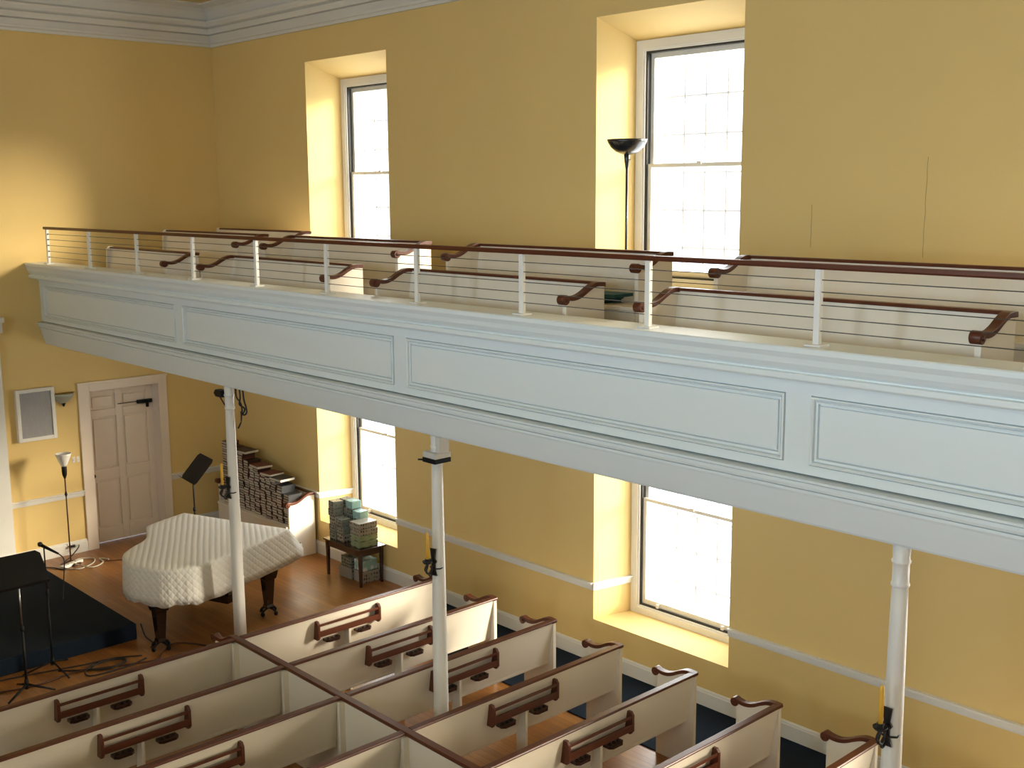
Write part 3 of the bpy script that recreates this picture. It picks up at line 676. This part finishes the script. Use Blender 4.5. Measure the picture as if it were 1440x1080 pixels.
for j in range(n_): mb.f.append([o_, j, (j+1) % n_]); mb.m.append(0); mb.sm.append(True)
mb.build('quilted_cover', M['quilt'], t)
case = MB(); inner = [(cx+(p[0]-cx)*.965, cy+(p[1]-cy)*.965) for p in OL]; case.prism(inner, .60, .90, 'z'); case.build('case', M['pianowood'], t)
for wx, wy in ((4.06, -3.20), (3.96, -1.77), (2.72, -2.18)):
    l = MB(); c_ = (wx-PC.x, wy-PC.y)
    def sq(z, h): return [(c_[0]-h, c_[1]-h, z), (c_[0]+h, c_[1]-h, z), (c_[0]+h, c_[1]+h, z), (c_[0]-h, c_[1]+h, z)]
    lv = [(.615, .115), (.58, .112), (.55, .095), (.49, .085), (.45, .076), (.44, .062), (.13, .042), (.10, .05), (.085, .05)]
    v = [p for z, h in lv for p in sq(z, h)]
    l.add(v, [(i*4+j, i*4+(j+1) % 4, (i+1)*4+(j+1) % 4, (i+1)*4+j) for i in range(len(lv)-1) for j in range(4)] + [(0, 1, 2, 3), tuple(range(len(v)-4, len(v)))])
    lo = l.build('leg', M['pianowood'], t, bevel=.004)
    q = MB()
    for ang in (20, 110, 200, 290):
        a = R(ang); q.tube([(c_[0], c_[1], .085), (c_[0]+.06*math.cos(a), c_[1]+.06*math.sin(a), .075), (c_[0]+.105*math.cos(a), c_[1]+.105*math.sin(a), .055)], .014, 6)
        q.lathe([(0, -.01), (.024, -.01), (.026, 0), (.024, .01), (0, .01)], n=12, T=Matrix.Translation((c_[0]+.11*math.cos(a), c_[1]+.11*math.sin(a), .027)) @ Matrix.Rotation(a+R(90), 4, 'Z') @ Matrix.Rotation(R(90), 4, 'X'))
    q.build('caster', M['black'], lo)
ly = MB(); lx_, ly_ = 3.36-PC.x, -2.08-PC.y; U = Vector((.935, .355, 0))
for s_ in (-.10, .10): ly.tube([(lx_+U.x*s_, ly_+U.y*s_, .60), (lx_+U.x*s_, ly_+U.y*s_, .18)], .022, 10)
for s_ in (-.03, .03): ly.tube([(lx_+U.x*s_, ly_+U.y*s_, .60), (lx_+U.x*s_, ly_+U.y*s_, .18)], .006, 6)
TL = Matrix.Translation((lx_, ly_, 0)) @ Matrix.Rotation(math.atan2(.355, .935), 4, 'Z')
ly.box(-.17, -.07, .09, .17, .07, .19, T=TL); ly.box(-.15, -.06, .56, .15, .06, .61, T=TL)
lyo = ly.build('pedal_lyre', M['pianowood'], t)
for s_ in (-.07, 0, .07): MB().box(s_-.014, .06, .10, s_+.014, .17, .113, T=TL).build('pedal', M['brass'], lyo)

# ------------------------------------------------------------------ music stands and microphone
def music_stand(lab, loc, rz, h, desk_w, desk_h, tilt, shaft='black', zclutch=.7):
    t = thing('music_stand', lab, 'music stand', loc, rz)
    b = MB(); b.lathe([(0, .05), (.02, .05), (.022, .14), (.014, .16), (0, .16)], n=12)
    for a in (90, 210, 330):
        a = R(a); b.tube([(0, 0, .10), (.12*math.cos(a), .12*math.sin(a), .06), (.27*math.cos(a), .27*math.sin(a), .012)], [.014, .013, .010], 6)
    b.build('tripod_base', M['black'], t)
    MB().tube([(0, 0, .1), (0, 0, zclutch)], .014, 10).build('lower_tube', M['black'], t)
    MB().lathe([(.014, -.03), (.021, -.025), (.021, .02), (.012, .03)], c=(0, 0, zclutch), n=12).build('clutch', M['black'], t)
    MB().tube([(0, 0, zclutch), (0, 0, h)], .008 if shaft == 'steel' else .011, 8).build('upper_tube', M[shaft], t)
    T = Matrix.Translation((0, 0, h)) @ Matrix.Rotation(R(tilt), 4, 'X')
    d = MB(); c_ = .04
    oct_ = [(-desk_w/2+c_, 0), (desk_w/2-c_, 0), (desk_w/2, c_), (desk_w/2, desk_h-c_), (desk_w/2-c_, desk_h), (-desk_w/2+c_, desk_h), (-desk_w/2, desk_h-c_), (-desk_w/2, c_)]
    d.prism(oct_, -.012, -.008, 'y', T=T @ Matrix.Translation((0, 0, -.10))); d.box(-desk_w/2+.02, -.065, -.10, desk_w/2-.02, -.010, -.096, T=T)
    d.box(-.03, -.008, -.05, .03, .02, .03, T=T)
    d.build('desk', M['black'], t)
    return t
music_stand('black music stand standing behind the covered piano', (1.40, -1.36, 0), R(-8), 1.17, .56, .42, -42)
music_stand('black music stand with thin steel shaft on the floor by the pews, bottom left', (4.21, -4.72, 0), R(90), 1.20, .58, .38, -44, 'steel', .69)
t = thing('microphone_stand', 'tall black microphone stand with microphone beside the carpeted platform', 'microphone stand', (3.86, -4.32, 0))
mb = MB()
for a in (10, 130, 250):
    a = R(a); mb.tube([(0, 0, .12), (.30*math.cos(a), .30*math.sin(a), .012)], .009, 6)
mb.lathe([(0, .08), (.02, .08), (.02, .16), (0, .16)], n=12); mb.build('tripod_base', M['black'], t)
MB().tube([(0, 0, .1), (0, 0, .88)], .012, 8).build('lower_tube', M['black'], t)
MB().lathe([(.012, .84), (.019, .85), (.019, .91), (.01, .92)], n=12).build('clutch', M['black'], t)
MB().tube([(0, 0, .88), (0, 0, 1.36)], .008, 8).build('upper_tube', M['black'], t)
t2 = thing('microphone', 'black handheld microphone clipped on top of the microphone stand', 'microphone', (3.86, -4.32, 1.365))
MB().tube([(-.03, -.01, .02), (.12, .10, -.06)], [.018, .011], 10).build('body', M['black'], t2)
MB().lathe([(0, -.027), (.018, -.02), (.027, 0), (.022, .018), (0, .028)], c=(-.045, -.02, .03), n=14).build('wire_head', M['iron'], t2)
MB().tube(smooth_path([(.12, .10, -.06), (.18, .13, -.12), (.17, .12, -.3), (.15, .10, -.55)]), .006, 6).build('cable', M['rubber'], t2)

def loops(name, lab, pts, r, m): tag(tube_obj(name, pts, r, m), lab, 'cable')
loops('audio_cable', 'brown-black cable snaking from the pew corner past the piano leg to the floor stands', [(5.78, -3.42, .5), (5.66, -3.30, .05), (5.2, -3.2, .01), (4.70, -2.95, .01), (4.40, -2.80, .01), (4.05, -3.02, .01), (4.20, -3.25, .01), (4.34, -3.38, .01), (4.26, -3.65, .01), (4.15, -3.9, .01), (4.05, -4.2, .01), (4.1, -4.6, .01), (4.0, -5.0, .01), (3.9, -5.6, .01)], .010, M['cord_brown'])
loops('coiled_cable', 'coiled black cable lying between microphone stand and piano leg', [(3.9, -4.28, .012), (4.05, -4.1, .012), (4.20, -3.85, .012), (4.15, -3.65, .012), (4.02, -3.68, .022), (4.02, -3.9, .024), (4.14, -4.02, .024), (4.26, -3.85, .03), (4.16, -3.66, .03), (4.05, -3.8, .034), (4.10, -4.05, .034), (4.28, -4.1, .02), (4.30, -3.7, .015), (4.22, -3.45, .012)], .009, M['rubber'])
loops('straight_cable', 'thin black cable stretched on the floor from the platform corner toward the piano leg', [(3.7, -5.2, .01), (3.74, -4.75, .01), (3.85, -4.3, .01), (3.93, -4.0, .01), (3.98, -3.7, .01), (4.12, -3.45, .01)], .008, M['rubber'])
loops('stand_cable', 'short cable hanging over the platform corner beside the near piano leg', [(3.66, -3.24, .19), (3.72, -3.22, .05), (3.85, -3.2, .01), (3.98, -3.28, .01)], .009, M['rubber'])

# ------------------------------------------------------------------ candle brackets on columns
def candle_bracket(x, ang, lab, clab):
    t = thing('candle_bracket', lab, 'candle holder', (x, -2.60, 1.76), R(ang), group='candle brackets on the columns')
    a = MB()
    a.prism([(-.040, 0), (.040, 0), (.018, .055), (.018, .10), (.036, .125), (.018, .15), (.030, .235), (-.030, .235), (-.018, .15), (-.036, .125), (-.018, .10), (-.018, .055)], -.078, -.066, 'y')
    a.tube([(-.05, -.0, .06), (-.055, -.05, .06), (-.02, -.078, .06), (.02, -.078, .06), (.055, -.05, .06), (.05, 0, .06)], .006, 6)
    a.build('back_plate', M['iron'], t)
    b = MB(); b.tube(smooth_path([(0, -.078, .09), (.0, -.10, .05), (.0, -.135, .03), (.0, -.17, .06), (.0, -.155, .095), (0, -.145, .125)]), .010, 7)
    b.tube(smooth_path([(0, -.078, .13), (0, -.11, .145), (0, -.14, .125), (0, -.175, .10), (0, -.185, .075), (0, -.17, .065)]), .008, 6)
    b.tube(smooth_path([(0, -.078, .02), (0, -.11, .0), (0, -.13, .02), (0, -.115, .04)]), .008, 6)
    b.build('curled_arm', M['iron'], t)
    MB().lathe([(0, .12), (.03, .123), (.042, .135), (.044, .145), (.038, .14), (.022, .135), (.022, .165), (.017, .165), (0, .13)], c=(0, -.15, 0), n=16).build('drip_cup', M['iron'], t)
    c_ = MB(); c_.lathe([(0, .137), (.0155, .137), (.0145, .37), (.012, .39), (.003, .40), (0, .40)], c=(0, -.15, 0), n=12)
    c_.tube([(0, -.15, .395), (.001, -.149, .41)], .0015, 5)
    co = c_.build('candle', M['candle']); co.location = (x, -2.60, 1.76); co.rotation_euler = (0, 0, R(ang))
    tag(co, clab, 'candle', 'yellow candles on the column brackets')
candle_bracket(4.757, 12, 'black iron candle bracket on the column beside the piano', 'yellow taper candle on the column beside the piano')
candle_bracket(8.233, 12, 'black iron candle bracket on the column among the pews', 'yellow taper candle on the column among the pews')
candle_bracket(12.465, 0, 'black iron candle bracket on the rightmost column', 'yellow taper candle on the rightmost column')

# camera on the first column, box on the second
t = thing('security_camera', 'small black camera on a strut at the top of the column by the piano', 'camera', (4.757, -2.60, 2.9))
MB().box(-.20, -.06, -.06, -.07, .02, .015).build('body', M['black'], t, bevel=.006)
MB().tube([(-.21, -.02, -.03), (-.245, -.02, -.03)], .028, 10).build('lens', M['black'], t)
MB().tube([(-.18, -.01, -.07), (-.05, -.01, -.17)], .007, 6).build('strut', M['black'], t)
wires = thing('cable_bundle', 'tangle of thin black wires hanging beside the top of the column by the piano', 'cable', (4.757, -2.60, 2.98))
for k_, pts in enumerate(([(.09, .03, 0), (.08, .04, -.12), (.12, .06, -.18), (.15, .06, -.25), (.13, .06, -.34)], [(.13, .05, 0), (.14, .05, -.13), (.12, .05, -.2), (.19, .07, -.24), (.17, .06, -.3)],
                        [(.16, .07, 0), (.18, .07, -.14), (.20, .08, -.22), (.21, .08, -.28), (.17, .07, -.31), (.12, .06, -.28)], [(.15, .05, -.28), (.14, .05, -.38), (.09, .04, -.46)])):
    MB().tube(smooth_path(pts), .009, 6).build('wire', M['rubber'], wires)
MB().tube([(.14, .05, -.37), (.10, .045, -.44)], .012, 6).build('connector', M['brass'], wires)
t = thing('equipment_box', 'pale box with black underside clamped to the top of the middle column', 'device', (8.233, -2.60, 2.78))
MB().box(-.085, -.085, .0, .085, .085, .05).build('housing', M['plastic_w'], t, bevel=.006)
MB().box(-.085, -.09, -.04, .085, .085, 0).build('underside', M['black'], t, bevel=.004)
MB().tube([(-.085, -.07, -.025), (-.14, -.09, -.03)], .008, 6).build('plug', M['black'], t)
MB().box(.03, -.04, .05, .09, .06, .18).build('mount', M['plastic_w'], t)

# ------------------------------------------------------------------ pew loaded with hymnals
PX0, PX1, PY = .42, 2.36, -.06
t = make_pew('book_pew', 'white pew against the window wall loaded with stacked hymnals', (PX0, PY, 0), 0, PX1-PX0, [0, 1], seat_front=True, fins=False, zbot=.30)
SZ = .4625
ncol = 12; pitch = .148; bx0 = .60
tops = [1.37, 1.34, 1.28, 1.30, 1.18, 1.14, 1.12, 1.08, 1.06, 1.04, .98, .90]
covs = ['maroon', 'brownb', 'maroon', 'maroon', 'redb']
colname = ['first stack from the left', 'second stack from the left', 'third stack from the left', 'fourth stack from the left', 'fifth stack from the left', 'sixth stack from the left', 'seventh stack from the left', 'eighth stack from the left', 'ninth stack from the left', 'tenth stack from the left', 'eleventh stack from the left', 'last stack beside the scrolled arm']
cn = {'maroon': 'dark maroon', 'brownb': 'dark brown', 'redb': 'reddish brown', 'blackb': 'black', 'whiteb': 'white'}
def book_mesh(cov, sx, sy, sz, pg):
    mb = MB(); mb.cur = 0; mb.box(-sx/2, -sy/2, 0, sx/2, sy/2, .004); mb.box(-sx/2, -sy/2, sz-.004, sx/2, sy/2, sz); mb.box(sx/2-.005, -sy/2, .004, sx/2, sy/2, sz-.004)
    mb.cur = 1; mb.box(-sx/2+.004, -sy/2+.005, .004, sx/2-.005, sy/2-.005, sz-.004)
    return mb
protos = {}
for c_ in cn:
    for k_, (sz, pg) in enumerate(((.036, 'pages'), (.033, 'pages_dim'), (.040, 'pages'))):
        protos[c_, k_] = (sz, book_mesh(c_, .138, .21, sz, pg), pg)
made = {}
rnd = random.Random(3)
def put_book(cov, k_, x, y, z, rz, lab, grp):
    sz, mb, pg = protos[cov, k_]
    if (cov, k_) not in made:
        o = mb.build('hymnal', [M[cov], M[pg]]); made[cov, k_] = o
    else:
        o = made[cov, k_].copy(); C.objects.link(o)
    o.location = (x, y, z); o.rotation_euler = (0, 0, rz); tag(o, lab, 'book', grp); return sz
for c_ in range(ncol):
    z = SZ; i = 0; lean = rnd.uniform(-.006, .006)
    x = bx0+c_*pitch
    while z < tops[c_]-.02 and i < 29:
        cov = covs[rnd.randrange(5)] if c_ < 11 else 'blackb'
        if c_ == 10 and z > .80: cov = 'blackb'
        if c_ == 11 and i == 5: cov = 'whiteb'
        if c_ in (2, 3) and i % 7 == 3: cov = 'blackb'
        k_ = rnd.choice((0, 0, 1, 2))
        z += put_book(cov, k_, x+rnd.uniform(-.004, .004)+lean*i*.1, -.335+rnd.uniform(-.012, .012)+ (0.01 if c_ < 11 else .02), z, R(rnd.uniform(-3, 3)), '%s hymnal, %s book up in the %s' % (cn[cov], ORD[i] if i else 'lowest', colname[c_]), 'hymnals stacked on the pew seat')+.0006
        i += 1
    tops[c_] = z
# loose books lying across the stacks
for x, y, z, sx, sy, cov, rz, lab in ((1.02, -.33, max(tops[2:4]), .34, .24, 'brownb', 5, 'large dark brown book lying across the third and fourth stacks'),
        (1.45, -.33, max(tops[5:7]), .26, .24, 'redb', -4, 'large reddish book lying across the sixth and seventh stacks'),
        (1.74, -.33, max(tops[7:9]), .25, .24, 'redb', 6, 'large reddish book lying across the eighth and ninth stacks'),
        (2.00, -.33, max(tops[9:11]), .28, .24, 'blackb', 3, 'large black binder lying on top of the tenth and eleventh stacks')):
    flat_book('hymnal', lab, 'book', (x, y, z+.001), sx, sy, .036, M[cov], M['pages'], R(rz), 'large books on top of the hymnal stacks')
# black binders piled beside the arm
for i in range(6):
    flat_book('binder', '%s black ring binder in the pile behind the scrolled arm' % ORD[i], 'binder', (2.215, -.165, tops[11]*0+SZ+.05*i), .17, .10, .045, M['blackb'], M['pages_dim'], 0, 'black binders at the pew end')

# ------------------------------------------------------------------ side table with wrapped packages
t = thing('side_table', 'small dark wooden table under the lower left window', 'table', (3.60, -.26, 0))
TW, TDp, TH = .78, .38, .50
MB().box(-TW/2-.02, -TDp/2-.02, TH-.022, TW/2+.02, TDp/2+.02, TH).build('tabletop', M['darkwood'], t, bevel=.004)
mb = MB()
for a in (-1, 1): mb.box(-TW/2+.02, a*(TDp/2-.02)-.009, TH-.10, TW/2-.02, a*(TDp/2-.02)+.009, TH-.022); mb.box(a*(TW/2-.02)-.009, -TDp/2+.02, TH-.10, a*(TW/2-.02)+.009, TDp/2-.02, TH-.022)
mb.build('apron', M['darkwood'], t)
for sx_ in (-1, 1):
    for sy_ in (-1, 1):
        l = MB(); X_, Y_ = sx_*(TW/2-.025), sy_*(TDp/2-.025); a, b = .023, .014
        l.add([(X_-a, Y_-a, TH-.022), (X_+a, Y_-a, TH-.022), (X_+a, Y_+a, TH-.022), (X_-a, Y_+a, TH-.022), (X_-b, Y_-b, 0), (X_+b, Y_-b, 0), (X_+b, Y_+b, 0), (X_-b, Y_+b, 0)],
              [(0, 1, 2, 3), (4, 5, 6, 7), (0, 1, 5, 4), (1, 2, 6, 5), (2, 3, 7, 6), (3, 0, 4, 7)]); l.build('leg', M['darkwood'], t)
def pack(x, y, z, sx, sy, sz, m, rz, lab, grp):
    o = MB().box(-sx/2, -sy/2, 0, sx/2, sy/2, sz).build('wrapped_package', M[m], bevel=.008)
    o.location = (x, y, z); o.rotation_euler = (0, 0, R(rz)); tag(o, lab, 'package', grp)
g1 = 'wrapped packages piled on the side table'
z = TH+.001
pos = {'rear left': (3.33, -.18), 'front left': (3.33, -.34), 'rear middle': (3.50, -.18), 'front middle': (3.50, -.34), 'rear centre': (3.66, -.18)}
rows = {'rear left': 5, 'front left': 5, 'rear middle': 5, 'front middle': 3, 'rear centre': 4}
words = ['lowest', 'second', 'third', 'fourth', 'fifth']
for nm, (x, y) in pos.items():
    for i in range(rows[nm]):
        top = i == rows[nm]-1 and nm in ('rear middle', 'rear centre')
        m_ = 'pack_aqua' if top else ('pack_spot' if (i+len(nm)) % 3 == 0 else 'pack_grey')
        pack(x+rnd.uniform(-.012, .012), y+rnd.uniform(-.008, .008), z+.103*i, .145, .145, .10, m_, rnd.uniform(-7, 7),
             '%s %s package up in the %s stack on the side table' % (words[i], {'pack_aqua': 'aqua and white', 'pack_spot': 'spotted', 'pack_grey': 'grey printed'}[m_], nm), g1)
for i in range(4):
    pack(3.84+rnd.uniform(-.008, .008), -.27, z+.082*i, .22, .28, .079, ['pack_green', 'pack_green', 'pack_spot', 'pack_spot'][i], rnd.uniform(-5, 5), ['bottom green package in the right stack on the table', 'upper green package in the right stack on the table', 'lower spotted package in the right stack on the table', 'spotted package on top of the right stack on the table'][i], g1)
g2 = 'wrapped packages under the side table'
pack(3.50, -.22, .001, .26, .26, .15, 'pack_spot', 4, 'spotted package on the floor beneath the table, left', g2)
pack(3.78, -.20, .001, .22, .26, .15, 'pack_spot', -3, 'spotted package on the floor beneath the table, right', g2)
pack(3.52, -.22, .152, .24, .24, .14, 'pack_grey', -4, 'grey package stacked beneath the tabletop, left', g2)
pack(3.76, -.20, .152, .20, .22, .14, 'pack_aqua', 3, 'aqua package stacked beneath the tabletop, right', g2)
